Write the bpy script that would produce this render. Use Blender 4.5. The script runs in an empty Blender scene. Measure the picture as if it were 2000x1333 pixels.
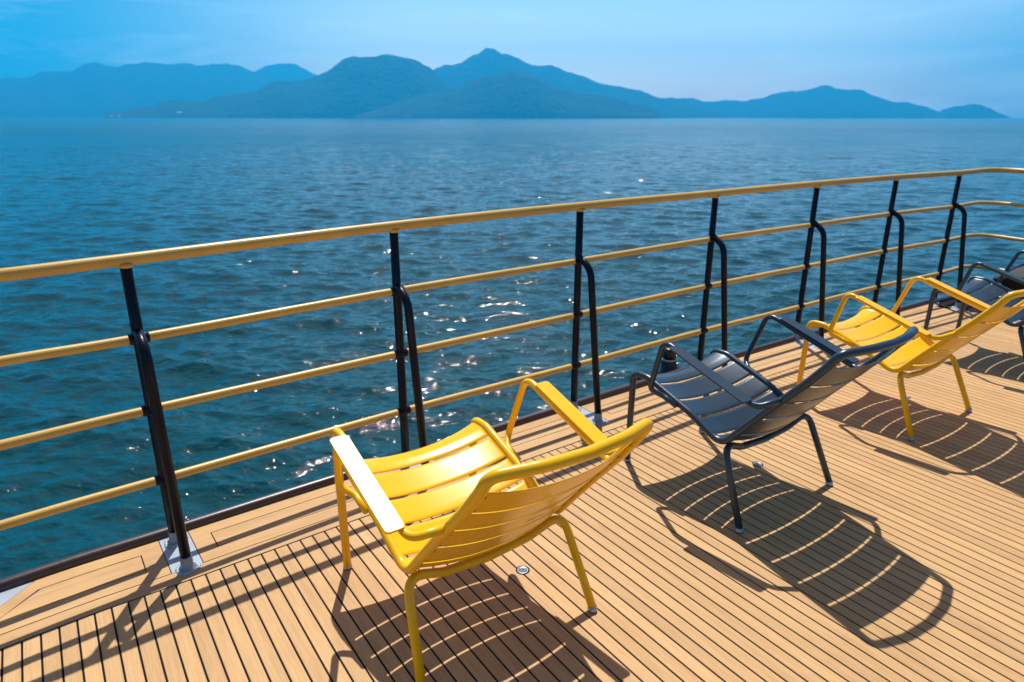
import bpy, bmesh, math, random
import numpy as np
from mathutils import Vector, Matrix, noise as mnoise
R = math.radians
random.seed(7)
K = 0.9                                   # all deck coordinates below are in survey units; K turns them into metres
scene = bpy.context.scene
col = scene.collection
WATER_Z = -6.4

# ------------------------------------------------------------------ helpers
def link(o, parent=None):
    col.objects.link(o)
    if parent is not None: o.parent = parent
    return o
def tag(o, label=None, cat=None, group=None, kind=None):
    if label: o['label'] = label
    if cat: o['category'] = cat
    if group: o['group'] = group
    if kind: o['kind'] = kind
    return o
def mesh_obj(name, verts, faces, mat, parent=None, smooth=True, uv=None, tone=None, k=K):
    me = bpy.data.meshes.new(name)
    me.from_pydata([(v[0]*k, v[1]*k, v[2]*k) for v in verts], [], faces)
    if uv is not None:
        l = me.uv_layers.new(name='grain')
        for p in me.polygons:
            for li in p.loop_indices: l.data[li].uv = uv[me.loops[li].vertex_index]
    if tone is not None:
        at = me.attributes.new('tone', 'FLOAT', 'POINT'); at.data.foreach_set('value', tone)
    if smooth: me.polygons.foreach_set('use_smooth', [True]*len(me.polygons))
    me.materials.append(mat); me.update()
    return link(bpy.data.objects.new(name, me), parent)
def empty(name, loc, rz=0.0):
    o = bpy.data.objects.new(name, None); o.empty_display_size = .1
    o.location = loc; o.rotation_euler = (0, 0, rz); return link(o)

class MB:
    def __init__(s): s.v=[]; s.f=[]
    def add(s, v, f):
        b=len(s.v); s.v += [tuple(x) for x in v]; s.f += [tuple(i+b for i in q) for q in f]; return s
    def tube(s, path, r, seg=16, caps=True):
        P=[Vector(p) for p in path]; n=len(P)
        rr = r if isinstance(r,(list,tuple)) else [r]*n
        T=[]
        for i in range(n):
            a=P[max(i-1,0)]; b=P[min(i+1,n-1)]; T.append((b-a).normalized())
        up=Vector((0,0,1)) if abs(T[0].z)<.9 else Vector((1,0,0))
        N=(up-T[0]*up.dot(T[0])).normalized(); vs=[]; fs=[]
        for i in range(n):
            if i: 
                N=(N-T[i]*N.dot(T[i])).normalized()
            B=T[i].cross(N)
            for k in range(seg):
                a=2*math.pi*k/seg; vs.append(P[i]+(N*math.cos(a)+B*math.sin(a))*rr[i])
        for i in range(n-1):
            for k in range(seg):
                k2=(k+1)%seg; fs.append((i*seg+k,i*seg+k2,(i+1)*seg+k2,(i+1)*seg+k))
        if caps:
            fs.append(tuple(range(seg-1,-1,-1))); fs.append(tuple((n-1)*seg+k for k in range(seg)))
        return s.add(vs,fs)
    def lathe(s, base, prof, seg=24, axis=Vector((0,0,1))):
        base=Vector(base); axis=axis.normalized()
        t=Vector((1,0,0)) if abs(axis.x)<.9 else Vector((0,1,0))
        N=(t-axis*t.dot(axis)).normalized(); B=axis.cross(N); vs=[];fs=[]
        for r,h in prof:
            for k in range(seg):
                a=2*math.pi*k/seg; vs.append(base+axis*h+(N*math.cos(a)+B*math.sin(a))*r)
        for i in range(len(prof)-1):
            for k in range(seg):
                k2=(k+1)%seg; fs.append((i*seg+k,i*seg+k2,(i+1)*seg+k2,(i+1)*seg+k))
        fs.append(tuple(range(seg-1,-1,-1))); fs.append(tuple((len(prof)-1)*seg+k for k in range(seg)))
        return s.add(vs,fs)
    def box(s, c, sx, sy, sz, rz=0.0):
        ca,sa=math.cos(rz),math.sin(rz); vs=[]
        for z in (-1,1):
            for y in (-1,1):
                for x in (-1,1):
                    X,Y=x*sx/2,y*sy/2; vs.append((c[0]+X*ca-Y*sa, c[1]+X*sa+Y*ca, c[2]+z*sz/2))
        return s.add(vs,[(0,2,3,1),(4,5,7,6),(0,1,5,4),(2,6,7,3),(0,4,6,2),(1,3,7,5)])
    def build(s, name, mat, parent=None, smooth=True, bevel=0, k=K, **kw):
        o=mesh_obj(name, s.v, s.f, mat, parent, smooth, k=k, **kw)
        if bevel:
            m=o.modifiers.new('b','BEVEL'); m.width=bevel; m.segments=2; m.limit_method='ANGLE'; m.angle_limit=R(40)
        return o

def fillet(pts, n=8):
    """pts: list of (vec, radius) -> polyline with rounded corners"""
    out=[Vector(pts[0][0])]
    for i in range(1,len(pts)-1):
        p=Vector(pts[i][0]); r=pts[i][1]
        a=Vector(pts[i-1][0])-p; b=Vector(pts[i+1][0])-p
        la,lb=a.length,b.length; a.normalize(); b.normalize()
        ang=a.angle(b)
        if r<=0 or ang>R(178): out.append(p); continue
        d=min(r/math.tan(ang/2), la*.48, lb*.48)
        A=p+a*d; B=p+b*d
        for k in range(n+1):
            t=k/n; out.append(A*(1-t)**2+p*2*t*(1-t)+B*t*t)
    out.append(Vector(pts[-1][0])); return out
def catmull(P, n=12):
    P=[Vector(p) for p in P]; out=[]
    for i in range(len(P)-1):
        p0=P[i-1] if i else P[0]*2-P[1]; p1=P[i]; p2=P[i+1]; p3=P[i+2] if i+2<len(P) else P[i+1]*2-P[i]
        for k in range(n):
            t=k/n
            out.append(.5*((2*p1)+(p2-p0)*t+(2*p0-5*p1+4*p2-p3)*t*t+(3*p1-p0-3*p2+p3)*t**3))
    out.append(P[-1]); return out

# ------------------------------------------------------------------ materials
def new_mat(name):
    m=bpy.data.materials.new(name); m.use_nodes=True; nt=m.node_tree
    return m, nt, nt.nodes['Principled BSDF']
def N(nt, t, **kw):
    n=nt.nodes.new(t)
    for k,v in kw.items(): setattr(n,k,v)
    return n
def ramp(nt, stops):
    r=N(nt,'ShaderNodeValToRGB'); e=r.color_ramp.elements
    while len(e)>1: e.remove(e[0])
    e[0].position=stops[0][0]; e[0].color=(*stops[0][1],1)
    for p,c in stops[1:]:
        x=e.new(p); x.color=(*c,1)
    return r
def paint(name, color, rough=.35, coat=0.0, spec=.5, var=.06, bump=.0006, bscale=900, metallic=0, bias=0.12, tintc=None):
    m,nt,b=new_mat(name); L=nt.links
    tc=N(nt,'ShaderNodeTexCoord'); no=N(nt,'ShaderNodeTexNoise'); no.inputs['Scale'].default_value=9; no.inputs['Detail'].default_value=5
    L.new(tc.outputs['Object'],no.inputs['Vector'])
    c0=tuple(max(0,c*(1-var)) for c in color); c1=tuple(min(1,c*(1+var)) for c in color)
    r=ramp(nt,[(.3,c0),(.7,c1)]); L.new(no.outputs['Fac'],r.inputs['Fac']); L.new(r.outputs['Color'],b.inputs['Base Color'])
    mr=N(nt,'ShaderNodeMapRange'); mr.inputs['To Min'].default_value=rough*(1-bias); mr.inputs['To Max'].default_value=rough*(1+bias)
    L.new(no.outputs['Fac'],mr.inputs['Value']); L.new(mr.outputs['Result'],b.inputs['Roughness'])
    b.inputs['Metallic'].default_value=metallic
    b.inputs['Coat Weight'].default_value=coat; b.inputs['Coat Roughness'].default_value=.24
    b.inputs['Specular IOR Level'].default_value=spec
    if tintc: b.inputs['Specular Tint'].default_value=(*tintc,1)
    if bump:
        n2=N(nt,'ShaderNodeTexNoise'); n2.inputs['Scale'].default_value=bscale; n2.inputs['Detail'].default_value=1
        L.new(tc.outputs['Object'],n2.inputs['Vector'])
        bp=N(nt,'ShaderNodeBump'); bp.inputs['Distance'].default_value=bump; bp.inputs['Strength'].default_value=.25
        L.new(n2.outputs['Fac'],bp.inputs['Height']); L.new(bp.outputs['Normal'],b.inputs['Normal'])
    return m
M={}
M['yellow']=paint('yellow_powder_coat',(.88,.485,.0005),rough=.27,var=.02,bump=.0003,spec=.42)
M['anthracite']=paint('anthracite_powder_coat',(.030,.055,.082),rough=.31,var=.05,spec=.7,metallic=.35,bump=.0006,bscale=1400)
M['rail']=paint('ochre_rail_paint',(.62,.375,.075),rough=.36,var=.07,bump=.0008,bscale=160)
M['post']=paint('navy_post_paint',(.004,.008,.020),rough=.3,spec=.18,var=.1,bump=.0008,bscale=120)
M['plate']=paint('pale_grey_deck_paint',(.38,.44,.50),rough=.3,var=.07,bump=.003,bscale=60)
M['rim']=paint('dark_brown_rim',(.045,.026,.024),rough=.35,var=.15,bump=.001,bscale=80)
M['metal']=paint('dull_metal_glide',(.40,.42,.44),rough=.3,var=.05,metallic=.7,bump=0)
M['socket']=paint('steel_socket',(.28,.31,.34),rough=.38,var=.1,metallic=.6,bump=.0006,bscale=300)
M['black']=paint('black_plastic',(.008,.008,.010),rough=.35,var=.1,bump=.0005)
M['tarp']=paint('black_cover_cloth',(.003,.003,.004),rough=.7,var=.2,bump=.004,bscale=25)
M['hull']=paint('navy_hull',(.02,.03,.06),rough=.3,var=.05,bump=0)
M['caulk']=paint('black_caulk',(.004,.004,.007),rough=.8,spec=.15,var=.2,bump=.0005,bscale=400)
M['white']=paint('white_wall',(.40,.40,.39),rough=.7,bump=0)
M['rivet_y']=paint('dark_yellow_rivet',(.40,.19,.002),rough=.5,bump=0)  # rivets in a darker yellow than the slats
M['sticker']=paint('printed_mark',(.10,.07,.03),rough=.5,bump=0)

def wood():
    m,nt,b=new_mat('teak_planking'); L=nt.links
    uv=N(nt,'ShaderNodeUVMap'); uv.uv_map='grain'
    at=N(nt,'ShaderNodeAttribute'); at.attribute_name='tone'
    off=N(nt,'ShaderNodeCombineXYZ'); mul=N(nt,'ShaderNodeMath',operation='MULTIPLY'); mul.inputs[1].default_value=37.0
    L.new(at.outputs['Fac'],mul.inputs[0]); L.new(mul.outputs[0],off.inputs[0]); L.new(mul.outputs[0],off.inputs[2])
    add=N(nt,'ShaderNodeVectorMath',operation='ADD'); L.new(uv.outputs['UV'],add.inputs[0]); L.new(off.outputs[0],add.inputs[1])
    def noise(sx,sy,det,rough=.6,dist=0.0):
        mp=N(nt,'ShaderNodeMapping'); mp.inputs['Scale'].default_value=(sx,sy,1); L.new(add.outputs[0],mp.inputs['Vector'])
        n=N(nt,'ShaderNodeTexNoise'); n.inputs['Scale'].default_value=1; n.inputs['Detail'].default_value=det; n.inputs['Roughness'].default_value=rough
        n.inputs['Distortion'].default_value=dist
        L.new(mp.outputs[0],n.inputs['Vector']); return n
    fine=noise(14,520,4,.7); grain=noise(3.2,70,5,.65,.6); broad=noise(1.6,9,3,.5)
    # pores / flecks
    r1=ramp(nt,[(.30,(.51,.302,.128)),(.5,(.575,.350,.152)),(.72,(.61,.382,.174))]); L.new(grain.outputs['Fac'],r1.inputs['Fac'])
    mix=N(nt,'ShaderNodeMix',data_type='RGBA',blend_type='MULTIPLY'); mix.inputs[0].default_value=.55
    r2=ramp(nt,[(.32,(.70,.62,.52)),(.55,(1,1,1))]); L.new(fine.outputs['Fac'],r2.inputs['Fac'])
    L.new(r1.outputs['Color'],mix.inputs[6]); L.new(r2.outputs['Color'],mix.inputs[7])
    hsv=N(nt,'ShaderNodeHueSaturation')
    v=N(nt,'ShaderNodeMapRange'); v.inputs['To Min'].default_value=.92; v.inputs['To Max'].default_value=1.08; L.new(at.outputs['Fac'],v.inputs['Value'])
    v2=N(nt,'ShaderNodeMapRange'); v2.inputs['To Min'].default_value=.91; v2.inputs['To Max'].default_value=1.08; L.new(broad.outputs['Fac'],v2.inputs['Value'])
    v2.inputs['From Min'].default_value=.3; v2.inputs['From Max'].default_value=.7
    vm=N(nt,'ShaderNodeMath',operation='MULTIPLY'); L.new(v.outputs[0],vm.inputs[0]); L.new(v2.outputs[0],vm.inputs[1])
    L.new(vm.outputs[0],hsv.inputs['Value']); L.new(mix.outputs[2],hsv.inputs['Color'])
    # scuffs in deck space
    tc=N(nt,'ShaderNodeTexCoord'); sc=N(nt,'ShaderNodeTexNoise'); sc.inputs['Scale'].default_value=2.3; sc.inputs['Detail'].default_value=6; sc.inputs['Roughness'].default_value=.7
    L.new(tc.outputs['Object'],sc.inputs['Vector']); r3=ramp(nt,[(.30,(.86,.83,.80)),(.5,(1,1,1))]); L.new(sc.outputs['Fac'],r3.inputs['Fac'])
    mx=N(nt,'ShaderNodeMix',data_type='RGBA',blend_type='MULTIPLY'); mx.inputs[0].default_value=.8
    L.new(hsv.outputs[0],mx.inputs[6]); L.new(r3.outputs['Color'],mx.inputs[7])
    L.new(mx.outputs[2],b.inputs['Base Color'])
    b.inputs['Roughness'].default_value=.62; b.inputs['Specular IOR Level'].default_value=.3
    bp=N(nt,'ShaderNodeBump'); bp.inputs['Distance'].default_value=.0008; bp.inputs['Strength'].default_value=.5
    L.new(fine.outputs['Fac'],bp.inputs['Height']); L.new(bp.outputs['Normal'],b.inputs['Normal'])
    return m
M['wood']=wood()

# ------------------------------------------------------------------ deck outline (outer edge of the wood)
WP=[(-3.9,.05,0),(-3.1,.86,0),(-2.35,1.53,0),(-1.725,2.062,0),(-1.398,2.305,0),(-.81,2.742,0),(-.2,3.182,0),(.383,3.604,0),(.95,4.008,0),(1.859,4.636,0),(2.85,5.295,0),(3.797,5.915,0)]
CORNER=[(4.12,6.118,0),(4.33,6.215,0),(4.46,6.16,0),(4.56,5.98,0)]
W=catmull(WP,16)
S=[0.0]
for i in range(1,len(W)): S.append(S[-1]+(W[i]-W[i-1]).length)
def wp(s, off=0.0, z=0.0):
    s=min(max(s,0),S[-1]-1e-6)
    lo,hi=0,len(S)-1
    while hi-lo>1:
        m=(lo+hi)//2
        if S[m]<=s: lo=m
        else: hi=m
    t=(s-S[lo])/(S[hi]-S[lo]); p=W[lo].lerp(W[hi],t)
    a=W[max(lo-2,0)]; b=W[min(hi+2,len(W)-1)]; d=(b-a).normalized()
    return Vector((p.x-d.y*off, p.y+d.x*off, z))
def sdir(s):
    a=wp(s-.02); b=wp(s+.02); return (b-a).normalized()
def nearest_s(x,y):
    best=min(range(len(W)),key=lambda i:(W[i].x-x)**2+(W[i].y-y)**2); s0=S[best]
    return min((s0+d*.004 for d in range(-30,31)),key=lambda s:(wp(s)-Vector((x,y,0))).length)

POSTS=[(-1.347,2.317),(-.521,2.973),(.36,3.619),(1.27,4.291),(2.164,4.897),(3.053,5.502),(3.87,6.001)]
BASEIN=[0,.0,.035,.05,.045,.045,.035]
SC_=.988
HZ=[[1.1257,1.143,1.150,1.1465,1.150,1.147,1.143],[.8386,.850,.8545,.859,.858,.856,.852],[.559,.550,.551,.551,.552,.551,.553],[.267,.257,.250,.246,.247,.251,.255]]
POSTS=[(x*SC_,y*SC_) for x,y in POSTS]; BASEIN=[0]*7
HZ=[[1.6-(1.6-z)*SC_ for z in h] for h in HZ]
PS=[nearest_s(*p) for p in POSTS]
SL=PS[0]-1.02                               # a stanchion out of frame on the left
PSX=[SL]+PS

# ------------------------------------------------------------------ deck boards
A=R(-34.9); dv=Vector((math.sin(A),math.cos(A),0)); qv=Vector((math.cos(A),-math.sin(A),0))
PITCH=.0506; Q0=1.2320
def strip_pts(off,s0,s1,step=.05):
    n=max(2,int((s1-s0)/step)); return [wp(s0+(s1-s0)*i/n,off) for i in range(n+1)]
MARG=-.336
poly=strip_pts(MARG,0.0,S[-1]-.02,.12)
poly+= [Vector((4.02,5.60,0)),Vector((4.12,5.56,0)),Vector((5.9,2.1,0)),Vector((6.6,-.2,0)),Vector((6.6,-3.4,0)),Vector((-4.6,-3.4,0)),Vector((-4.6,-1.0,0))]
# keep the polygon simple: drop points left of its own start
def line_hits(q):
    hits=[]
    for i in range(len(poly)):
        a=poly[i]; b=poly[(i+1)%len(poly)]; qa=a.dot(qv)-q; qb=b.dot(qv)-q
        if (qa<0)!=(qb<0):
            t=qa/(qa-qb); hits.append((a.lerp(b,t)).dot(dv))
    return sorted(hits)
V=[];F=[];UV=[];TN=[]
rng=random.Random(3)
qs=[p.dot(qv) for p in poly]; k0=int((min(qs)-Q0)/PITCH)-1; k1=int((max(qs)-Q0)/PITCH)+1
hw=PITCH/2-.0029; ch=.0012
for k in range(k0,k1):
    q=Q0+(k+.5)*PITCH; h0=line_hits(q-hw); h1=line_hits(q+hw)
    if len(h0)<2 or len(h1)<2: continue
    tn=rng.random(); cut0=.003
    # long run split by butt joints
    lo0,hi0,lo1,hi1=h0[0],h0[-1]-cut0,h1[0],h1[-1]-cut0
    if hi0-lo0<.05 or hi1-lo1<.05: continue
    nseg=max(1,int((hi0-lo0)/.5))
    b=len(V)
    for i in range(nseg+1):
        t=i/nseg; pa=lo0+(hi0-lo0)*t; pb=lo1+(hi1-lo1)*t
        for (qq,pp,z) in ((q-hw,pa,-.02),(q-hw,pa,-ch),(q-hw+ch,pa,0),(q+hw-ch,pb,0),(q+hw,pb,-ch),(q+hw,pb,-.02)):
            v=dv*pp+qv*qq; V.append((v.x,v.y,z)); UV.append((pp*K,qq*K)); TN.append(tn)
    for i in range(nseg):
        for j in range(5):
            a0=b+i*6+j; F.append((a0,a0+1,a0+7,a0+6))
    F.append(tuple(b+j for j in range(5,-1,-1))); F.append(tuple(b+nseg*6+j for j in range(6)))
deck=mesh_obj('deck',V,F,M['wood'],smooth=False,uv=UV,tone=TN); tag(deck,kind='structure',label='narrow teak deck planks laid with dark caulked seams')
# caulk bed under everything
P2=[p for p in strip_pts(.0,0,S[-1],.1)]+[Vector(p) for p in CORNER]+[Vector((6.2,2.2,0)),Vector((6.9,-.2,0)),Vector((6.9,-3.5,0)),Vector((-4.8,-3.5,0)),Vector((-4.8,-1,0))]
bed=MB(); n=len(P2); bed.add([(p.x,p.y,-.0022) for p in P2]+[(p.x,p.y,-.06) for p in P2],[tuple(range(n-1,-1,-1))[::-1]][0:0]+[tuple(range(n))[::-1]]+[tuple(range(n,2*n))]+[(i,(i+1)%n,n+(i+1)%n,n+i) for i in range(n)])
o=bed.build('deck_caulking',M['caulk'],smooth=False); tag(o,kind='structure',label='black rubber caulking bed showing in the seams of the deck')
bm=bmesh.new(); bm.from_mesh(o.data); bmesh.ops.recalc_face_normals(bm,faces=bm.faces); bm.to_mesh(o.data); bm.free()

# margin boards
V=[];F=[];UV=[];TN=[]
def sheet(s0a,s1a,o0,o1,tn,s0b=None,s1b=None,acr=False,step=.06):
    """board from offset o0 (outer) to o1 (inner); s range may differ at the inner edge"""
    s0b=s0a if s0b is None else s0b; s1b=s1a if s1b is None else s1b
    n=max(2,int((s1a-s0a)/step)) if not acr else 2; b=len(V); m=2
    for i in range(n+1):
        t=i/n
        for j,(oo,sa,sb) in enumerate(((o0,s0a,s1a),(o1,s0b,s1b))):
            s=sa+(sb-sa)*t; p=wp(s,oo); V.append((p.x,p.y,0)); V.append((p.x,p.y,-.015))
            UV.append((s*K,oo*K) if not acr else (s*K*1.0,oo*K)); UV.append(UV[-1]); TN.append(tn); TN.append(tn)
    for i in range(n):
        a=b+i*4; F.append((a,a+2,a+6,a+4)); F.append((a+1,a,a+4,a+5)); F.append((a+2,a+3,a+7,a+6))
    F.append((b,b+1,b+3,b+2)); a=b+n*4; F.append((a+1,a,a+2,a+3))
g=.0022
def frame_bay(s0,s1,cut=None):
    t1=rng.random()*.5+.3
    sheet(s0,s1,-.002,-.070,t1)
    sheet(s0,s1,-.186,-.2560,t1)
    sheet(s0,s0+.068,-.070,-.186,t1,acr=True); sheet(s1-.068,s1,-.070,-.186,t1,acr=True)
    sheet(s0+.068+2*g,s1-.068-2*g,-.070-2*g,-.186+2*g,rng.random()*.5+.3)
PW=.053
for i in range(len(PS)-1): frame_bay(PS[i]+PW+.003,PS[i+1]-PW-.003)
frame_bay(PS[-1]+PW+.003,S[-1]-.01)
# left bay ends in a diagonal beside bare painted steel
s1=PS[0]-PW-.003; t1=.5; D0=PS[0]-.452; slope=1.30
def dg(off,base=D0): return base+off*slope*1.0
sheet(dg(-.002),s1,-.002,-.070,t1,s0b=dg(-.07)); sheet(dg(-.186),s1,-.186,-.256,t1,s0b=dg(-.256))
sheet(dg(-.070),dg(-.070)+.085,-.070,-.186,t1,s0b=dg(-.186),s1b=dg(-.186)+.085,acr=True)
sheet(s1-.068,s1,-.070,-.186,t1,acr=True)
sheet(dg(-.07)+.085+.007,s1-.068-2*g,-.070-2*g,-.186+2*g,.62,s0b=dg(-.186)+.085+.007)
sheet(.02,S[-1]-.02,-.256-.0045,MARG+.0045,.45,step=.08)
o=mesh_obj('deck_margin',V,F,M['wood'],smooth=False,uv=UV,tone=TN); tag(o,kind='structure',label='teak margin boards framing the planks along the deck edge')
# painted steel strip at the far left
V2=[];F2=[]
n=14
for i in range(n+1):
    s=.3+(D0-.004-.3)*i/n
    for off in (-.001,-.2575):
        ss=min(s,dg(off)-.006) if i==n else s
        p=wp(ss,off); V2.append((p.x,p.y,-.0012))
for i in range(n): F2.append((i*2,i*2+1,i*2+3,i*2+2))
o=mesh_obj('deck_side_strip',V2,F2,M['plate'],smooth=False); tag(o,kind='structure',label='bare pale painted steel strip at the left end of the boards')

# rim / gunwale
def sweep(offz, s0, s1, step=.06):
    n=int((s1-s0)/step); vs=[];fs=[];m=len(offz)
    for i in range(n+1):
        s=s0+(s1-s0)*i/n
        for (o_,z) in offz:
            p=wp(s,o_,z); vs.append(tuple(p))
    for i in range(n):
        for j in range(m-1):
            a=i*m+j; fs.append((a,a+m,a+m+1,a+1))
    return vs,fs
prof=[(.000,-.03),(.000,.012),(.003,.022),(.010,.028),(.020,.031),(.032,.030),(.041,.025),(.047,.016),(.049,.004),(.049,-.05)]
vs,fs=sweep(prof,0,S[-1])
o=mesh_obj('deck_rim',vs,fs,M['rim']); tag(o,kind='structure',label='dark brown rounded rim along the outer deck edge')
o.data.flip_normals()
# the rim around the forward corner
cp=[wp(S[-1]-1e-3)]+[Vector(p) for p in CORNER]+[Vector((5.35,4.35,0)),Vector((6.3,2.5,0)),Vector((6.95,.0,0)),Vector((7,-3.5,0))]
cc=catmull(cp,8); mb=MB(); mb.tube([(p.x,p.y,.004) for p in cc],.026,10)
o=mb.build('deck_rim_forward',M['rim']); tag(o,kind='structure',label='dark rounded rim turning round the forward deck corner')
vs,fs=sweep([(.049,-.04),(.062,-.06),(.065,-.075),(.065,-.20),(.05,-.22),(-.05,-2.2),(-.55,-5.4)],0,S[-1],.15)
o=mesh_obj('ship_hull',vs,fs,M['hull']); tag(o,kind='structure',label='navy side of the ship falling to the sea below the deck'); o.data.flip_normals()
vs,fs=sweep([(.050,-.006),(.066,-.008),(.067,-.03),(.052,-.034)],0,S[-1],.1)
o=mesh_obj('deck_edge_moulding',vs,fs,M['plate']); tag(o,kind='structure',label='thin pale moulding outside the dark deck rim'); o.data.flip_normals()

# ------------------------------------------------------------------ railing
railing=empty('deck_railing',(0,0,0)); tag(railing,'ochre tubular deck railing with four rails on navy stanchions along the ship\'s side','railing')
LEFTZ=[1.6-(1.6-z)*SC_ for z in (1.1215,.844,.560,.2735)]
def rail_xy(i):
    return Vector((*POSTS[i],0))
left1=Vector(((-1.347-.783*.40)*SC_,(2.317-.622*.40-.012)*SC_,0)); left2=Vector((-2.15,1.60,0)); left3=Vector((-3.0,.84,0))
FW=[Vector((4.14,6.155,0)),Vector((4.36,6.235,0)),Vector((4.50,6.08,0)),Vector((4.62,5.86,0)),Vector((5.2,4.76,0)),Vector((5.9,3.4,0))]
for r in range(4):
    z=HZ[r]; pts=[left3+Vector((0,0,LEFTZ[r])),left2+Vector((0,0,LEFTZ[r])),left1+Vector((0,0,LEFTZ[r]))]
    pts+=[rail_xy(i)+Vector((0,0,z[i])) for i in range(7)]
    pth=catmull(pts,10)[:-1]
    end=pts[-1]; fwd=[end]+[p+Vector((0,0,z[6])) for p in FW]
    a=Vector((4.34+.02*r*0,6.315-.0*r,z[6])) if r else Vector((4.39,6.345,z[6]))
    b=Vector((5.35,4.35,z[6]))
    pth+=fillet([(end,0),(a,.20),(b,.5),(Vector((6.2,2.4,z[6])),0)],10)
    mb=MB(); mb.tube(pth,.0215 if r==0 else .0168,18)
    mb.build('handrail' if r==0 else 'guard_rail',M['rail'],railing)
def stanchion(i,s,top=None,zz=None):
    t=sdir(s); nrm=Vector((-t.y,t.x,0))
    T=Vector((top[0],top[1],0)) if top else wp(s,.0)
    base=T-nrm*(BASEIN[i] if i is not None else 0)
    zt=zz[0]-.016
    def at(z): return base.lerp(T,min(z/.6,1))+Vector((0,0,z))
    mb=MB(); mb.tube([at(0.035),at(.3),at(.6),at(.85),Vector((T.x,T.y,zt))],.0195,18)
    po=mb.build('stanchion',M['post'],railing)
    # brace: leans in from the deck and bends over into the post under the second rail
    foot=T+nrm*(-.205-(BASEIN[i] if i is not None else 0)*.6)
    pth=fillet([(foot+Vector((0,0,.035)),0),(T-nrm*.100+Vector((0,0,.838)),.105),(T+Vector((0,0,zz[1]+.028)),0)],14)
    mb=MB(); mb.tube(pth,[.0185]*len(pth),16); mb.build('brace',M['post'],po)
    for r in (1,2,3):
        z=zz[r]; c=T.lerp(base,max(0,1-z/.6))+Vector((0,0,z)); mb=MB()
        mb.tube([c-t*.034,c-t*.030,c-t*.018,c,c+t*.018,c+t*.030,c+t*.034],[.017,.0195,.0225,.0235,.0225,.0195,.017],14)
        mb.build('rail_collar',M['post'],po)
    mb=MB(); mb.tube([T+Vector((0,0,zt-.012)),T+Vector((0,0,zt+.004))],[.0195,.026],16); mb.build('top_weld',M['rail'],po)
    for c in (Vector((base.x,base.y,0)),Vector((foot.x,foot.y,0))):
        mb=MB(); mb.lathe((c.x,c.y,-.002),[(.036,0),(.034,.005),(.028,.010),(.0225,.016),(.0215,.052),(.0205,.054)],20)
        mb.build('deck_socket',M['socket'],po)
    # plate
    n=Vector((t.x,t.y,0)); vs=[]
    c0=wp(s,-.001); 
    q=[(-PW,-.002),(PW,-.002),(PW,-.2575),(-PW,-.2575)]
    for z in (-.0005,-.018):
        for (a,o_) in q:
            p=wp(s+a,o_,z); vs.append(tuple(p))
    mb=MB(); mb.add(vs,[(3,2,1,0),(4,5,6,7),(0,1,5,4),(1,2,6,5),(2,3,7,6),(3,0,4,7)])
    # weld beads
    mb.build('base_plate',M['plate'],po,smooth=False,bevel=.001)
    rg=random.Random(int(s*100))
    for c in (Vector((base.x,base.y,0)),Vector((foot.x,foot.y,0))):
        mb=MB()
        for k in range(18):
            a=k/18*2*math.pi; rr=.034+rg.random()*.006
            mb.lathe((c.x+rr*math.cos(a),c.y+rr*math.sin(a),-.001),[(.009,0),(.0075,.0035+rg.random()*.002),(.003,.0065)],8)
        mb.build('weld_bead',M['plate'],po)
stanchion(None,SL,(left2.x+.02,left2.y+.02),LEFTZ)
for i in range(7): stanchion(i,PS[i],POSTS[i],[HZ[r][i] for r in range(4)])

# ------------------------------------------------------------------ chairs
def side_profile():
    return fillet([((0,-.449,.013),0),((0,-.436,.470),.075),((0,-.345,.472),.10),((0,-.235,.437),.2),((0,-.09,.390),.3),((0,.084,.312),.075),((0,.20,.452),.4),((0,.30,.570),.4),((0,.40,.682),.4),((0,.50,.808),0)],10)
SP=side_profile()
def halfw(y,z):
    # half width of the side tubes: front legs .272, seat .279, back tapering to .256
    if z<.40 and y<-.40: return .273+.006*max(0,z)/.40
    if y<.05: return .279
    return .279-.021*min(1,(y-.05)/.40)
def frame_path():
    right=[(halfw(p.y,p.z),p.y,p.z) for p in SP]
    top=fillet([((halfw(.47,.775),.47,.771),0),((.256,.506,.826),.085),((.13,.545,.832),.25),((-.0,.556,.832),0)],10)
    right=[p for p in right if not (p[1]>.44 and p[2]>.6)]
    path=[Vector(p) for p in right]+top
    left=[Vector((-p.x,p.y,p.z)) for p in reversed(path[:-1])]
    return path+left
# the seat/back sheet follows this line (tube centres), parametrised by length
PR=[Vector((0,p.y,p.z)) for p in SP if p.z>.30]
i0=next(i for i,p in enumerate(PR) if p.y>-.447 and p.z>.405)
PR=PR[i0:]
PL=[0.0]
for i in range(1,len(PR)): PL.append(PL[-1]+(PR[i]-PR[i-1]).length)
def prof_at(l):
    l=min(max(l,0),PL[-1]-1e-6); i=0
    while PL[i+1]<l: i+=1
    t=(l-PL[i])/(PL[i+1]-PL[i]); p=PR[i].lerp(PR[i+1],t)
    a=PR[max(i-1,0)]; b=PR[min(i+2,len(PR)-1)]; d=(b-a).normalized()
    return p,Vector((0,-d.z,d.y))          # point, normal (upwards/forwards)
def l_of(y,back=False):
    c=[(abs(PR[i].y-y),PL[i]) for i in range(len(PR)) if (PL[i]>.52)==back or not back]
    # fine search
    best=None
    n=600
    for k in range(n+1):
        l=PL[-1]*k/n; p,_=prof_at(l)
        if back and l<PL[-1]*.52: continue
        if not back and l>PL[-1]*.56: break
        if not back and l<.05: continue
        d=abs(p.y-y)
        if best is None or d<best[0]: best=(d,l)
    return best[1]
CUTS=[l_of(-.296),l_of(-.179),l_of(-.068),l_of(.034),l_of(.136,True),l_of(.220,True),l_of(.303,True),l_of(.388,True)]
LTOP=l_of(.466,True)
SAG=.041
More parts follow.
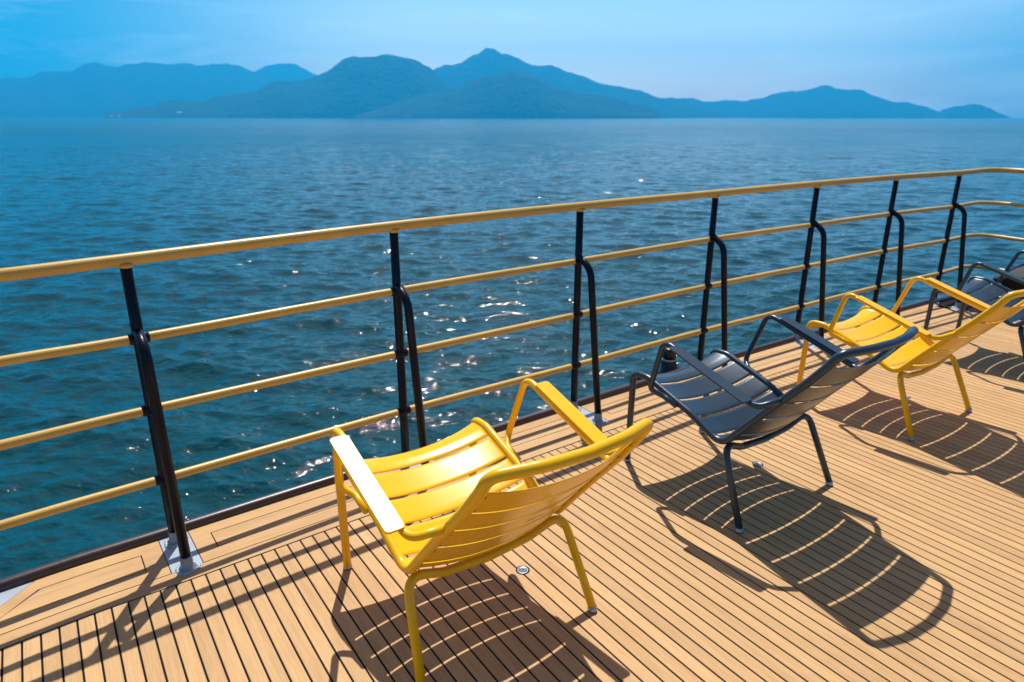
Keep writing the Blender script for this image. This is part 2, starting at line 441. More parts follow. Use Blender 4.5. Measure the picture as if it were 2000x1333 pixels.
def slat_mesh(l0,l1,nx=26,lip=.0022,th=.0020,rot=0.0):
    nl=max(4,int((l1-l0)/.012)); rows=[]
    def srow(l,drop):
        r=[]
        p,nm=prof_at(l); w=halfw(p.y,p.z)-.006
        for i in range(nx+1):
            x=-w+2*w*i/nx; u=x/w
            sg=SAG*(1-abs(u)**2.2)
            r.append(Vector((x,p.y,p.z))-nm*(sg-.002+drop))
        return r
    top=[srow(l0,lip),srow(l0,.0022)]+[srow(l0+.0022+(l1-l0-.0044)*k/nl,0) for k in range(nl+1)]+[srow(l1,.0022),srow(l1,lip)]
    bot=[]
    for j in range(len(top)-1,-1,-1):
        l=[l0,l0]+[l0+.0022+(l1-l0-.0044)*k/nl for k in range(nl+1)]+[l1,l1]; lj=l[j]
        if j<2: lj=l0+th
        if j>len(top)-3: lj=l1-th
        dj=[lip,th+.001]+[th]*(nl+1)+[th+.001,lip]
        bot.append(srow(lj,dj[j]))
    rows=top+bot; nr=len(rows); V=[];F=[]
    for r in rows: V+= [tuple(v) for v in r]
    m=nx+1
    for j in range(nr):
        j2=(j+1)%nr
        for i in range(nx): F.append((j*m+i,j2*m+i,j2*m+i+1,j*m+i+1))
    F.append(tuple(j*m for j in range(nr))); F.append(tuple(j*m+nx for j in range(nr-1,-1,-1)))
    return V,F
def make_chair(paint_mat,name='slatted_armchair'):
    root=empty(name,(0,0,0))
    def flipY(mb): # local +Y is forward, profile y runs backward
        mb.v=[(v[0],-v[1],v[2]) for v in mb.v]; mb.f=[tuple(reversed(f)) for f in mb.f]; return mb
    path=frame_path()
    rad=[.0150 if p.y<.1 else .0150+.0014*min(1,(p.y-.1)/.3) for p in path]
    fr=flipY(MB().tube(path,rad,18)).build('frame',paint_mat,root)
    # rear legs: an arched tube under the corner of the seat
    rp=fillet([((.324,.245,.013),0),((.292,.108,.325),.075),((.16,.098,.275),.12),((0,.096,.262),0)],10)
    rp=rp+[Vector((-p.x,p.y,p.z)) for p in reversed(rp[:-1])]
    rl=flipY(MB().tube(rp,.0146,18)).build('rear_leg_frame',paint_mat,root)
    # slats
    gap=.0044
    b=[0.0]+CUTS+[LTOP]
    for i in range(len(b)-1):
        V,F=slat_mesh(b[i]+(gap if i else 0),b[i+1]-(gap if i<len(b)-2 else 0))
        mb=MB(); mb.add(V,F); flipY(mb)
        nm='seat_slat' if i<5 else 'back_slat'
        sl=mb.build(nm,paint_mat,root)
        l0,l1=b[i],b[i+1]
        for lx in (l0+.025,l1-.025):
            p,nn=prof_at(lx); w=halfw(p.y,p.z)
            for sx in (-1,1):
                c=Vector((sx*(w-.021),p.y,p.z))-nn*(SAG*(1-((w-.021)/(w-.006))**2.2)+.003)
                rv=MB().lathe(c,[(.0045,0),(.004,.0015),(.0015,.0022)],10,axis=-nn)
                flipY(rv); rv.build('rivet',M['rivet_y'] if paint_mat is M['yellow'] else M['black'],sl)
    # arms
    for sx in (-1,1):
        ap=fillet([((.297,-.155,.406),0),((.299,-.230,.427),.05),((.337,-.278,.450),.050),((.3595,-.196,.7045),.052),((.3535,.272,.5665),.055),((.268,.320,.595),0)],10)
        ap=[Vector((sx*p.x,p.y,p.z)) for p in ap]
        ar=flipY(MB().tube(ap,.0123,16)).build('armrest',paint_mat,root)
        # flat pad on the tube
        a0=Vector((0,-.130,.7005)); a1=Vector((0,.250,.5885)); d=(a1-a0); L=d.length; d.normalize(); nn=Vector((0,-d.z,d.y))
        if nn.z<0: nn=-nn
        wi,wo=.3480,.4055; rc=.012; ring=[]
        for (cx,cl,a_0) in ((wo-rc,L-rc,0),(wi+rc,L-rc,90),(wi+rc,rc,180),(wo-rc,rc,270)):
            for k in range(6):
                a=R(a_0+18*k); ring.append((cx+rc*math.cos(a),cl+rc*math.sin(a)))
        n=len(ring); mb=MB(); vs=[]
        for (sc,h) in ((0,-.0030),(0,.0020),(.0015,.0032)):
            for (x,l) in ring:
                xm=(wi+wo)/2; lm=L/2
                X=x-(sc if x>xm else -sc); Lm=l-(sc if l>lm else -sc)
                p=a0+d*Lm+nn*h; vs.append((sx*X,p.y,p.z))
        fs=[]
        for j in range(2):
            for k in range(n): k2=(k+1)%n; fs.append((j*n+k,j*n+k2,(j+1)*n+k2,(j+1)*n+k))
        fs.append(tuple(range(n-1,-1,-1))); fs.append(tuple(2*n+k for k in range(n)))
        mb.add(vs,fs); flipY(mb)
        pd=mb.build('arm_pad',paint_mat,ar)
        bm=bmesh.new(); bm.from_mesh(pd.data); bmesh.ops.recalc_face_normals(bm,faces=bm.faces); bm.to_mesh(pd.data); bm.free()
        pd.data.polygons.foreach_set('use_smooth',[False]*len(pd.data.polygons))
    # glides
    for (x,y,dx,dy) in ((.273,-.449,0,0),(-.273,-.449,0,0),(.324,.245,0,0),(-.324,.245,0,0)):
        mb=MB(); mb.lathe((x,y,0),[(.0125,0),(.0160,.002),(.0166,.006),(.0166,.011),(.0150,.013),(.0150,.021)],18)
        flipY(mb); mb.build('foot_glide',M['metal'],root)
    return root
def copy_tree(o,parent=None):
    c=o.copy(); col.objects.link(c); c.parent=parent
    for ch_ in list(o.children): copy_tree(ch_,c)
    return c
def place(o,x,y,deg,label):
    o.location=(x*K,y*K,0); o.rotation_euler=(0,0,R(-deg))
    tag(o,label,'chair','low slatted armchairs facing the rail'); return o
c1=make_chair(M['yellow']); place(c1,-.131,1.914,-34.95,'yellow slatted low armchair nearest the camera, its left arm blazing white in the sun')
c2=make_chair(M['anthracite']); place(c2,1.047,2.746,-35.1,'whole dark grey slatted low armchair standing between the two yellow ones')
c3=copy_tree(c1); place(c3,2.209,3.567,-34.5,'yellow slatted low armchair farther back, behind the whole dark grey one')
c4=copy_tree(c2); place(c4,3.430,4.395,-35.0,'dark grey slatted low armchair cut off by the right edge, beyond the second yellow one')
# small printed marking under one back slat of the nearest chair
slats=[c for c in c1.children if c.name.startswith('back_slat')]
def marking(parent,li,xs):
    mb=MB(); rg=random.Random(5)
    p,nn=prof_at(li)
    for row in range(3):
        x=xs+rg.random()*.01
        while x<xs+.085-(row*.014):
            w=.003+rg.random()*.006
            pr,nr=prof_at(li+row*.009); sg=SAG*(1-abs(x/.252)**2.2)
            c=Vector((x,pr.y,pr.z))-nr*(sg-.002+.0034)
            d=Vector((0,nr.z,-nr.y))
            q=[c+Vector((w/2,0,0))*a+d*.0016*b_-nr*.0002 for a,b_ in ((-1,-1),(1,-1),(1,1),(-1,1))]
            mb.add(q,[(0,1,2,3)]); x+=w+.002
    mb.v=[(v[0],-v[1],v[2]) for v in mb.v]
    return mb.build('printed_mark',M['sticker'],parent,smooth=False)
marking(slats[1],(CUTS[5]+CUTS[6])/2-.012,.005)

# ------------------------------------------------------------------ deck sockets (flush round fittings)
def deck_socket(x,y,label,first=None):
    if first is None:
        root=empty('tie_down_socket',(0,0,0))
        MB().lathe((0,0,-.004),[(.0262,0),(.0262,.0046),(.0255,.0050),(.0205,.0050)],32).build('socket_gap',M['caulk'],root)
        MB().lathe((0,0,-.002),[(.0212,0),(.0212,.0032),(.0205,.0038),(.0170,.0038),(.0160,.0030),(.0120,.0030)],32).build('socket_disc',M['socket'],root)
        mb=MB()
        for k in range(5):
            a=R(72*k+20); mb.lathe((.006*math.cos(a),.006*math.sin(a),.0008),[(.0021,0),(.0021,.0006)],10)
        mb.lathe((0,0,.0008),[(.0028,0),(.0028,.0007)],12); mb.build('socket_key_hole',M['black'],root,smooth=False)
    else: root=copy_tree(first)
    root.location=(x*K,y*K,0); return tag(root,label,'deck fitting','round metal sockets set flush in the deck')
d1=deck_socket(.041,2.114,'round silver socket set in the planks behind the nearest yellow chair')
deck_socket(1.193,2.924,'round silver socket in the planks beneath the whole dark grey chair',d1)
deck_socket(2.370,3.753,'round silver socket in the planks beneath the farther yellow chair',d1)
deck_socket(3.518,4.543,'round silver socket by the right edge, under the shadow of the farthest dark chair',d1)

# ------------------------------------------------------------------ lamp outside the rim, seen through the second chair
fit=empty('side_lamp',(0,0,0)); tag(fit,'black cylindrical side lamp on a bracket outside the rim, seen through the dark chair\'s arm','lamp')
sf=nearest_s(1.06,4.10); t=sdir(sf); nr=Vector((-t.y,t.x,0)); c=wp(sf+.06,.125)
mb=MB(); mb.box((c.x-.0,c.y,-.035),.24,.16,.012,math.atan2(t.y,t.x)); 
mb.box((c.x-t.x*.12-nr.x*.05,c.y-t.y*.12-nr.y*.05,-.02),.012,.12,.06,math.atan2(t.y,t.x)); mb.build('bracket',M['post'],fit,smooth=False,bevel=.003)
MB().lathe((c.x,c.y,-.03),[(.060,0),(.060,.018),(.052,.022),(.052,.085),(.048,.095)],28).build('lamp_housing',M['black'],fit)
MB().lathe((c.x,c.y,.065),[(.0495,0),(.0495,.008),(.046,.012)],28).build('lamp_ring',M['metal'],fit)
MB().lathe((c.x,c.y,.077),[(.045,0),(.045,.05),(.040,.066),(.025,.074)],28).build('lamp_cap',M['black'],fit)
e=c+t*.085; mb=MB(); mb.tube([(e.x,e.y,.0),(e.x+t.x*.03,e.y+t.y*.03,.012)],.011,10)
mb.lathe((e.x,e.y,-.03),[(.016,0),(.016,.05),(.012,.056)],12); mb.build('cable_gland',M['metal'],fit)

# black covered gear in the forward corner
cov=empty('covered_gear',(0,0,0)); tag(cov,'black cloth cover over gear at the far right edge, behind the farthest dark chair','cover')
bot=[(4.40,5.66,.004),(4.66,5.60,.004),(4.98,5.02,.004),(4.62,4.98,.004)]
mid=[(4.29,5.74,.14),(4.66,5.72,.19),(5.06,5.02,.22),(4.56,4.93,.20)]
top=[(4.18,5.83,.255),(4.56,5.86,.43),(4.98,5.12,.56),(4.52,4.98,.44)]
bm=bmesh.new(); lv=[[bm.verts.new(((p[0]-4.6)*K,(p[1]-5.4)*K,p[2]*K)) for p in L_] for L_ in (bot,mid,top)]
bm.faces.new(lv[0][::-1]); bm.faces.new(lv[2])
for a_,b_ in ((0,1),(1,2)):
    for k in range(4): bm.faces.new((lv[a_][k],lv[a_][(k+1)%4],lv[b_][(k+1)%4],lv[b_][k]))
bmesh.ops.subdivide_edges(bm,edges=bm.edges[:],cuts=9,use_grid_fill=True)
for _ in range(3): bmesh.ops.smooth_vert(bm,verts=bm.verts[:],factor=.4,use_axis_x=True,use_axis_y=True,use_axis_z=True)
for v in bm.verts:
    if v.co.z>.02: v.co+=Vector((mnoise.noise(v.co*7),mnoise.noise(v.co*7+Vector((9,0,0))),mnoise.noise(v.co*8+Vector((0,5,0)))))*.018
bmesh.ops.recalc_face_normals(bm,faces=bm.faces[:])
me=bpy.data.meshes.new('cover_cloth'); bm.to_mesh(me); bm.free(); me.materials.append(M['tarp']); me.polygons.foreach_set('use_smooth',[True]*len(me.polygons))
o=link(bpy.data.objects.new('cover_cloth',me),cov)
mb=MB(); st_=[(4.33,5.77,.26),(4.50,5.52,.37),(4.74,5.22,.45),(4.95,5.05,.50)]
mb.tube([(x-4.6,y-5.4,z+.012) for x,y,z in st_],.009,8); mb.build('tie_cord',M['black'],cov)
cov.location=(4.6*K,5.4*K,0)

# ------------------------------------------------------------------ sea
def water_mat():
    m,nt,b=new_mat('sea_water'); L=nt.links
    b.inputs['Base Color'].default_value=(.001,.045,.058,1); b.inputs['Roughness'].default_value=.04; b.inputs['IOR'].default_value=1.333
    geo=N(nt,'ShaderNodeNewGeometry')
    def nz(scale,det,rot,sx=1,sy=1,rough=.55,dist=.3):
        mp=N(nt,'ShaderNodeMapping'); mp.inputs['Rotation'].default_value=(0,0,R(rot)); mp.inputs['Scale'].default_value=(scale*sx,scale*sy,scale)
        L.new(geo.outputs['Position'],mp.inputs['Vector'])
        n=N(nt,'ShaderNodeTexNoise'); n.inputs['Scale'].default_value=1; n.inputs['Detail'].default_value=det; n.inputs['Roughness'].default_value=rough; n.inputs['Distortion'].default_value=dist
        L.new(mp.outputs[0],n.inputs['Vector']); return n
    def dist_fade(lo,hi,a,b_):
        ln=N(nt,'ShaderNodeVectorMath',operation='LENGTH'); L.new(geo.outputs['Position'],ln.inputs[0])
        mr=N(nt,'ShaderNodeMapRange'); mr.inputs['From Min'].default_value=lo; mr.inputs['From Max'].default_value=hi; mr.inputs['To Min'].default_value=a; mr.inputs['To Max'].default_value=b_
        L.new(ln.outputs['Value'],mr.inputs['Value']); return mr
    def mulv(a,bv):
        x=N(nt,'ShaderNodeMath',operation='MULTIPLY'); L.new(a,x.inputs[0])
        if isinstance(bv,(int,float)): x.inputs[1].default_value=bv
        else: L.new(bv,x.inputs[1])
        return x.outputs[0]
    def addv(a,c_):
        x=N(nt,'ShaderNodeMath',operation='ADD'); L.new(a,x.inputs[0]); L.new(c_,x.inputs[1]); return x.outputs[0]
    tiny=nz(9.0,1.4,12,1.0,1.0,.5,.5); small=nz(3.6,2.0,-9,.55,1.0,.5,.6); mid=nz(1.25,2.0,14,.55,1.0,.5,.6); big=nz(.36,3,8,.5,1.0,.55,.5); huge=nz(.10,4,-6,.45,1.0,.6,.4)
    ft=dist_fade(11,26,1,0); fs=dist_fade(25,70,1,.12); fm=dist_fade(14,60,.55,1.0); fm2=dist_fade(90,260,1,.2); fb=dist_fade(40,130,.0,1.0)
    h=mulv(mulv(tiny.outputs['Fac'],.036),ft.outputs[0])
    h=addv(h,mulv(mulv(small.outputs['Fac'],.096),fs.outputs[0]))
    h=addv(h,mulv(mulv(mulv(mid.outputs['Fac'],.21),fm.outputs[0]),fm2.outputs[0]))
    h=addv(h,mulv(mulv(big.outputs['Fac'],.72),fb.outputs[0]))
    h=addv(h,mulv(mulv(huge.outputs['Fac'],2.0),dist_fade(150,500,0,1).outputs[0]))
    # wind patches and calm streaks
    patch=nz(.020,4,5,.35,1.0,.6,.8); pm=N(nt,'ShaderNodeMapRange'); pm.inputs['From Min'].default_value=.35; pm.inputs['From Max'].default_value=.65; pm.inputs['To Min'].default_value=.7; pm.inputs['To Max'].default_value=1.15
    L.new(patch.outputs['Fac'],pm.inputs['Value'])
    calm=dist_fade(560,760,1.0,.35)
    wob=nz(.006,3,0,1,1,.5,0); wm=mulv(wob.outputs['Fac'],160.0)
    ln=N(nt,'ShaderNodeVectorMath',operation='LENGTH'); L.new(geo.outputs['Position'],ln.inputs[0])
    L.new(addv(ln.outputs['Value'],wm),calm.inputs['Value'])
    st=mulv(pm.outputs[0],calm.outputs[0])
    bp=N(nt,'ShaderNodeBump'); bp.inputs['Strength'].default_value=1; bp.inputs['Distance'].default_value=1.0
    L.new(mulv(h,st),bp.inputs['Height']); L.new(bp.outputs['Normal'],b.inputs['Normal'])
    rg=dist_fade(90,500,.035,.20); L.new(rg.outputs[0],b.inputs['Roughness'])
    return m
M['sea']=water_mat()
rngn=np.random.default_rng(11)
nA,nR=1150,760
ang=np.radians(np.linspace(-80,80,nA)); rr=7.0*np.exp(np.linspace(0,math.log(300/7.0),nR))
RR,AA=np.meshgrid(rr,ang,indexing='ij'); X=RR*np.sin(AA); Y=RR*np.cos(AA)
spac=RR*max(math.log(300/7.0)/nR,np.radians(160)/nA)*1.15
Z=np.zeros_like(X); DX=np.zeros_like(X); DY=np.zeros_like(X)
nw=110
for i in range(nw):
    lam=.22*(7.0/.22)**((i+rngn.random())/nw); k_=2*math.pi/lam
    th=R(188)+rngn.normal()*R(34)
    slope=.0275*(1.0 if lam<1.6 else (1.6/lam)**1.0)
    amp=slope/k_*1.35
    ph=rngn.random()*2*math.pi; kx,ky=k_*math.sin(th),k_*math.cos(th)
    wgt=np.clip((lam/spac-2.2)/2.0,0,1)
    a_=kx*X+ky*Y+ph; s_=np.sin(a_); c_=np.cos(a_)
    Z+=amp*wgt*c_; DX-=amp*wgt*.8*math.sin(th)*s_; DY-=amp*wgt*.8*math.cos(th)*s_
edge=np.clip((300-RR)/70,0,1); Z*=edge; DX*=edge; DY*=edge
co=np.stack([X+DX,Y+DY,Z+WATER_Z],-1).reshape(-1,3)
me=bpy.data.meshes.new('sea'); nv=nA*nR
# far skirt rings and the disc behind the camera
far=[]; ring_r=[1000,4000,7650]
ext_ang=np.radians(np.linspace(-180,180,241))
idx=np.arange(nv).reshape(nR,nA)
q=np.stack([idx[:-1,:-1],idx[:-1,1:],idx[1:,1:],idx[1:,:-1]],-1).reshape(-1,4)[:,::-1]
# outer rings share the front mesh's last row angle for angle
extra=[];faces_extra=[]
prev=idx[-1,:]; base=nv
for r_ in ring_r:
    P_=np.stack([r_*np.sin(ang),r_*np.cos(ang),np.full(nA,WATER_Z)],-1); extra.append(P_); cur=np.arange(base,base+nA); base+=nA
    faces_extra.append(np.stack([prev[:-1],cur[:-1],cur[1:],prev[1:]],-1)); prev=cur
# rear part: a fan of wide cells
ra=np.radians(np.linspace(80,280,60)); prev=None
for r_ in [7.0,16,50,300,1000,7650]:
    P_=np.stack([r_*np.sin(ra),r_*np.cos(ra),np.full(60,WATER_Z)],-1); extra.append(P_); cur=np.arange(base,base+60); base+=60
    if prev is not None: faces_extra.append(np.stack([prev[:-1],cur[:-1],cur[1:],prev[1:]],-1))
    prev=cur
allv=np.concatenate([co]+extra); allf=np.concatenate([q]+faces_extra)
me.vertices.add(len(allv)); me.vertices.foreach_set('co',allv.astype(np.float32).ravel())
me.loops.add(len(allf)*4); me.loops.foreach_set('vertex_index',allf.astype(np.int32).ravel())
me.polygons.add(len(allf)); me.polygons.foreach_set('loop_start',np.arange(0,len(allf)*4,4,dtype=np.int32)); me.polygons.foreach_set('loop_total',np.full(len(allf),4,dtype=np.int32))
me.polygons.foreach_set('use_smooth',np.ones(len(allf),dtype=bool)); me.update(calc_edges=True); me.validate()
me.materials.append(M['sea'])
o=link(bpy.data.objects.new('sea',me)); tag(o,kind='structure',label='rippled blue green sea with scattered sun glints')
if me.polygons[0].normal.z<0: me.flip_normals()

# ------------------------------------------------------------------ hills across the water
FPX=1319.8; HOR=229.0; CAMZ=1.6*K
def forest_mat():
    m,nt,b=new_mat('wooded_slope'); L=nt.links
    geo=N(nt,'ShaderNodeNewGeometry'); n=N(nt,'ShaderNodeTexNoise'); n.inputs['Scale'].default_value=.012; n.inputs['Detail'].default_value=9; n.inputs['Roughness'].default_value=.7
    L.new(geo.outputs['Position'],n.inputs['Vector'])
    r=ramp(nt,[(.3,(.012,.026,.016)),(.55,(.026,.045,.024)),(.72,(.045,.065,.034)),(.85,(.09,.095,.06))]); L.new(n.outputs['Fac'],r.inputs['Fac']); L.new(r.outputs['Color'],b.inputs['Base Color'])
    b.inputs['Roughness'].default_value=.95; b.inputs['Specular IOR Level'].default_value=.1
    bp=N(nt,'ShaderNodeBump'); bp.inputs['Distance'].default_value=14; n2=N(nt,'ShaderNodeTexNoise'); n2.inputs['Scale'].default_value=.045; n2.inputs['Detail'].default_value=6
    L.new(geo.outputs['Position'],n2.inputs['Vector']); L.new(n2.outputs['Fac'],bp.inputs['Height']); L.new(bp.outputs['Normal'],b.inputs['Normal'])
    return m
M['forest']=forest_mat()
PIT=R(18.388)
def hill(name,label,D,prof,depth,rough=1.0,seed=0):
    # profile: (picture column, height above the waterline in the same units) -> bearing and height at distance D
    pts=[]
    for (px,py) in prof:
        # bearing of the column near the horizon
        X=(px-1000)/FPX
        u=(666.5-py)/FPX
        fy=math.cos(PIT)+u*math.sin(PIT); fz=math.sin(PIT)*-1+u*math.cos(PIT)
        b=math.atan2(X,fy); el=fz/math.hypot(X,fy)
        pts.append((b,el))
    n=int((pts[-1][0]-pts[0][0])*D/26); n=max(60,min(n,420)); m=34
    bs=np.linspace(pts[0][0],pts[-1][0],n+1); hs=np.interp(bs,[p[0] for p in pts],[p[1] for p in pts])
    hs=hs*D+CAMZ-WATER_Z*0
    V=[];F=[]
    for i in range(n+1):
        b=bs[i]; H=max(hs[i]-WATER_Z,0.0)
        for j in range(m+1):
            t=(j/m)*2-1                                  # -1 near shore, 0 crest, 1 far side
            y=D+t*depth
            # ridges and gullies run down the slopes
            wx=b*D
            gl=mnoise.fractal(Vector((wx/620+seed,y/900,seed)),1.0,2.1,4)
            cr=max(0,1-abs(t)**1.25)
            shape=cr**.9
            h=H*shape*(1+.30*gl*(1-cr)*rough)
            tre=mnoise.fractal(Vector((wx/45+seed,y/45,3.1)),1.0,2.2,3)
            h+= (tre*11+4)*rough*(D/5000)*min(1,H/60)*min(1,cr*6) - (7 if cr<=0 else 0)
            z=WATER_Z+max(h,-6) if cr>0 else WATER_Z-8
            V.append((math.sin(b)*y,math.cos(b)*y,z))
    for i in range(n):
        for j in range(m):
            a=i*(m+1)+j; F.append((a,a+m+1,a+m+2,a+1))
    o=mesh_obj(name,V,F,M['forest'],k=1.0); tag(o,kind='structure',label=label)
    if o.data.polygons[0].normal.z<0: o.data.flip_normals()
    return o
hill('hills','long pale blue mountain range at the far left horizon',6300,[(-260,178),(-160,160),(-80,166),(0,157),(22,154),(40,156),(65,151),(90,141),(110,143),(135,143),(160,131),(178,123),(190,125),(222,135),(250,128),(290,124),(325,129),(355,125),(390,131),(415,127),(450,127),(470,132),(495,142),(520,152),(560,172),(600,196),(650,222),(670,228.6)],900,seed=1)
hill('hills','faintest rounded hill peeping over the left range',6900,[(420,172),(470,156),(495,142),(520,130),(550,125),(575,126),(600,139),(617,148),(680,190),(720,228)],600,rough=.6,seed=2)
hill('hills','broad dark blue mountain left of the tallest peak',3700,[(205,228.6),(215,220),(235,218),(250,219),(262,213),(300,209),(318,200),(345,197),(385,202),(430,190),(480,184),(500,180),(520,167),(540,160),(580,161),(620,150),(640,140),(655,128),(670,117),(680,114),(720,113),(750,108),(790,114),(800,115),(825,128),(845,138),(860,150),(900,185),(950,215),(990,228.6)],330,seed=3)
hill('hills','tallest blue peak in the middle of the horizon',4700,[(790,180),(820,152),(848,136),(868,127),(898,128),(920,113),(940,101),(950,95),(960,96),(980,106),(1000,108),(1030,126),(1050,129),(1063,130),(1077,127),(1105,141),(1140,150),(1165,162),(1200,170),(1250,177),(1275,190),(1300,194),(1340,200),(1370,212),(1420,228.6)],420,seed=4)
hill('hills','low dark headland in front of the tallest peak',3300,[(690,228.6),(760,207),(800,192),(850,182),(900,172),(915,158),(935,152),(970,148),(1000,139),(1030,146),(1060,160),(1080,168),(1130,184),(1200,193),(1240,205),(1275,211),(1286,218),(1291,228.6)],260,seed=5)
hill('hills','long light blue ridge right of the tallest peak',5700,[(1200,228),(1240,205),(1285,193),(1350,193),(1375,199),(1395,200),(1415,196),(1450,199),(1480,194),(1500,190),(1520,181),(1560,179),(1590,173),(1612,167),(1640,176),(1665,175),(1690,180),(1710,190),(1745,200),(1770,202),(1800,207),(1830,218),(1860,228.6)],600,seed=6)
hill('hills','small rocky cape at the right end of the horizon',5500,[(1812,228.6),(1826,220),(1840,216),(1870,207),(1905,205),(1925,209),(1945,219),(1960,224),(1972,228.8)],400,seed=7)

# shore buildings below the left mountain
def at_far(px,D,up=0):
    X=(px-1000)/FPX; u=(666.5-228)/FPX; fy=math.cos(PIT)+u*math.sin(PIT); b=math.atan2(X,fy); return Vector((math.sin(b)*D,math.cos(b)*D,WATER_Z+up))
def house(px,D,w,h,d,up,label):
    r=empty('shore_building',at_far(px,D,up)); r.rotation_euler=(0,0,-math.atan2(at_far(px,D).x,at_far(px,D).y))
    MB().box((0,0,h/2),w,d,h).build('wall',M['white'],r,smooth=False,k=1.0)
    mb=MB(); hw_,hd=w/2+1,d/2+1
    mb.add([(-hw_,-hd,h),(hw_,-hd,h),(hw_,hd,h),(-hw_,hd,h),(-hw_,0,h+h*.35),(hw_,0,h+h*.35)],[(0,1,5,4),(2,3,4,5),(0,4,3),(1,2,5),(3,2,1,0)])
    mb.build('roof',M['white'],r,smooth=False,k=1.0)
    return tag(r,label,'building','white buildings on the far shore')
house(351,3330,16,11,10,10,'largest white building, up the slope at the foot of the left mountain')
house(217,3330,12,5,12,3,'low white building at the waterline, leftmost on the far shore')
house(232,3330,10,5,12,3,'small white building at the waterline, between the leftmost and the largest')

# ------------------------------------------------------------------ air
mb=MB(); mb.box((0,0,0),1,1,1); 
hz=mb.build('haze',M['black'],smooth=False,k=1.0); hz.data.materials.clear()
hm=bpy.data.materials.new('haze_air'); hm.use_nodes=True; nt=hm.node_tree; nt.nodes.clear()
pv=nt.nodes.new('ShaderNodeVolumePrincipled'); out=nt.nodes.new('ShaderNodeOutputMaterial'); nt.links.new(pv.outputs[0],out.inputs['Volume'])
pv.inputs['Color'].default_value=(.02,.53,1.0,1); pv.inputs['Density'].default_value=2.6e-4; pv.inputs['Anisotropy'].default_value=0.3
hz.data.materials.append(hm); hz.scale=(15400,15400,720); hz.location=(0,0,WATER_Z-9+360); tag(hz,kind='stuff')

# ------------------------------------------------------------------ world, sun, camera
w=bpy.data.worlds.new("World"); scene.world=w; w.use_nodes=True; nt=w.node_tree; L=nt.links
bg=nt.nodes['Background']; sky=N(nt,'ShaderNodeTexSky'); sky.sky_type='NISHITA'; sky.sun_disc=False
SUN_EL,SUN_AZ=61.5,-3.4
sky.sun_elevation=R(SUN_EL); sky.sun_rotation=R(SUN_AZ); sky.altitude=0; sky.air_density=1.1; sky.dust_density=1.6; sky.ozone_density=2.0
tint=N(nt,'ShaderNodeMix',data_type='RGBA',blend_type='MULTIPLY'); tint.inputs[0].default_value=1.0; tint.inputs[7].default_value=(.92,1.0,1.04,1)
# deeper blue away from the sun's bearing, low in the sky only
tcs=N(nt,'ShaderNodeTexCoord'); sx=N(nt,'ShaderNodeSeparateXYZ'); L.new(tcs.outputs['Generated'],sx.inputs[0])
def mth(op,a,b=None,clamp=False):
    n=N(nt,'ShaderNodeMath',operation=op); n.use_clamp=clamp
    for i,v in enumerate((a,b)):
        if v is None: continue
        if isinstance(v,(int,float)): n.inputs[i].default_value=v
        else: L.new(v,n.inputs[i])
    return n.outputs[0]
hyp=mth('SQRT',mth('ADD',mth('MULTIPLY',sx.outputs[0],sx.outputs[0]),mth('MULTIPLY',sx.outputs[1],sx.outputs[1])))
sa=mth('ABSOLUTE',mth('ADD',mth('DIVIDE',sx.outputs[0],mth('MAXIMUM',hyp,.01)),-.12))
aw=N(nt,'ShaderNodeMapRange'); aw.interpolation_type='SMOOTHSTEP'; aw.inputs['From Min'].default_value=.22; aw.inputs['From Max'].default_value=.72; L.new(sa,aw.inputs['Value'])
ew=N(nt,'ShaderNodeMapRange'); ew.interpolation_type='SMOOTHSTEP'; ew.inputs['From Min'].default_value=.25; ew.inputs['From Max'].default_value=.6; ew.inputs['To Min'].default_value=1; ew.inputs['To Max'].default_value=0; L.new(sx.outputs[2],ew.inputs['Value'])
deep=N(nt,'ShaderNodeMix',data_type='RGBA',blend_type='MULTIPLY'); L.new(mth('MULTIPLY',aw.outputs[0],ew.outputs[0]),deep.inputs[0]); deep.inputs[7].default_value=(.02,.28,.48,1)
L.new(sky.outputs[0],deep.inputs[6]); L.new(deep.outputs[2],tint.inputs[6])
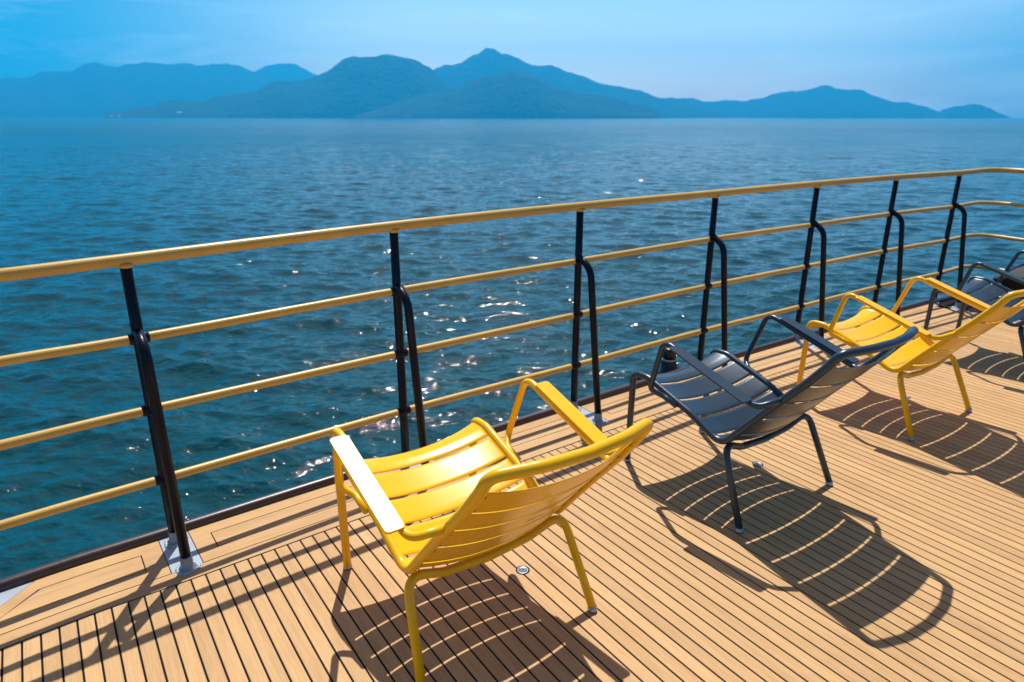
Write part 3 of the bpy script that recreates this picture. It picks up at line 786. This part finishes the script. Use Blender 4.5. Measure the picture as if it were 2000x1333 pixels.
# thin high cirrus
tc=N(nt,'ShaderNodeTexCoord'); mp=N(nt,'ShaderNodeMapping'); mp.inputs['Scale'].default_value=(1.6,1.6,13); mp.inputs['Rotation'].default_value=(0,R(4),0)
L.new(tc.outputs['Generated'],mp.inputs['Vector']); cn=N(nt,'ShaderNodeTexNoise'); cn.inputs['Scale'].default_value=2.2; cn.inputs['Detail'].default_value=7; cn.inputs['Roughness'].default_value=.62; cn.inputs['Distortion'].default_value=.5
L.new(mp.outputs[0],cn.inputs['Vector']); cr=ramp(nt,[(.48,(0,0,0)),(.78,(1,1,1))]); L.new(cn.outputs['Fac'],cr.inputs['Fac'])
cm=N(nt,'ShaderNodeMath',operation='MULTIPLY'); cm.inputs[1].default_value=.45; L.new(cr.outputs['Color'],cm.inputs[0])
cl=N(nt,'ShaderNodeMix',data_type='RGBA'); L.new(cm.outputs[0],cl.inputs[0]); L.new(tint.outputs[2],cl.inputs[6]); cl.inputs[7].default_value=(6.0,8.2,10.0,1)
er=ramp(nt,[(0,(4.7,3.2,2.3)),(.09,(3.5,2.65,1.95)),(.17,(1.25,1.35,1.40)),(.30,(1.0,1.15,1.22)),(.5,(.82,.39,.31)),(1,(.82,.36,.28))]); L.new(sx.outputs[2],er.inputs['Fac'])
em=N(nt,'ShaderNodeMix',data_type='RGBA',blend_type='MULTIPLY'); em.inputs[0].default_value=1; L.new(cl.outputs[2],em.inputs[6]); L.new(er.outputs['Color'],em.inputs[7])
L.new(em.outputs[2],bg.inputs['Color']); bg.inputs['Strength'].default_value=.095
sd=bpy.data.lights.new('sun','SUN'); sd.energy=4.7; sd.angle=R(.53); sd.color=(1,.96,.89)
so=link(bpy.data.objects.new('sun',sd))
v=Vector((math.sin(R(SUN_AZ))*math.cos(R(SUN_EL)),math.cos(R(SUN_AZ))*math.cos(R(SUN_EL)),math.sin(R(SUN_EL))))
so.rotation_euler=(-v).to_track_quat('-Z','Y').to_euler()
cam=bpy.data.cameras.new('camera'); co_=link(bpy.data.objects.new('camera',cam)); scene.camera=co_
cam.sensor_width=36; cam.lens=1319.8/2000*36; cam.clip_start=.05; cam.clip_end=60000
co_.location=(0,0,CAMZ)
co_.rotation_euler=(Matrix.Rotation(R(90-18.388),4,'X')@Matrix.Rotation(R(0.07),4,'Z')).to_euler()
cam.dof.use_dof=True; cam.dof.focus_distance=2.15; cam.dof.aperture_fstop=4.0; cam.dof.aperture_blades=0
scene.view_settings.view_transform='Standard'; scene.view_settings.look='None'; scene.view_settings.exposure=0.40; scene.view_settings.gamma=1
scene.render.engine='CYCLES'; cy=scene.cycles
cy.use_denoising=True; cy.use_adaptive_sampling=False; cy.max_bounces=8; cy.volume_bounces=2; cy.sample_clamp_indirect=10
scene.render.resolution_x=1024; scene.render.resolution_y=682
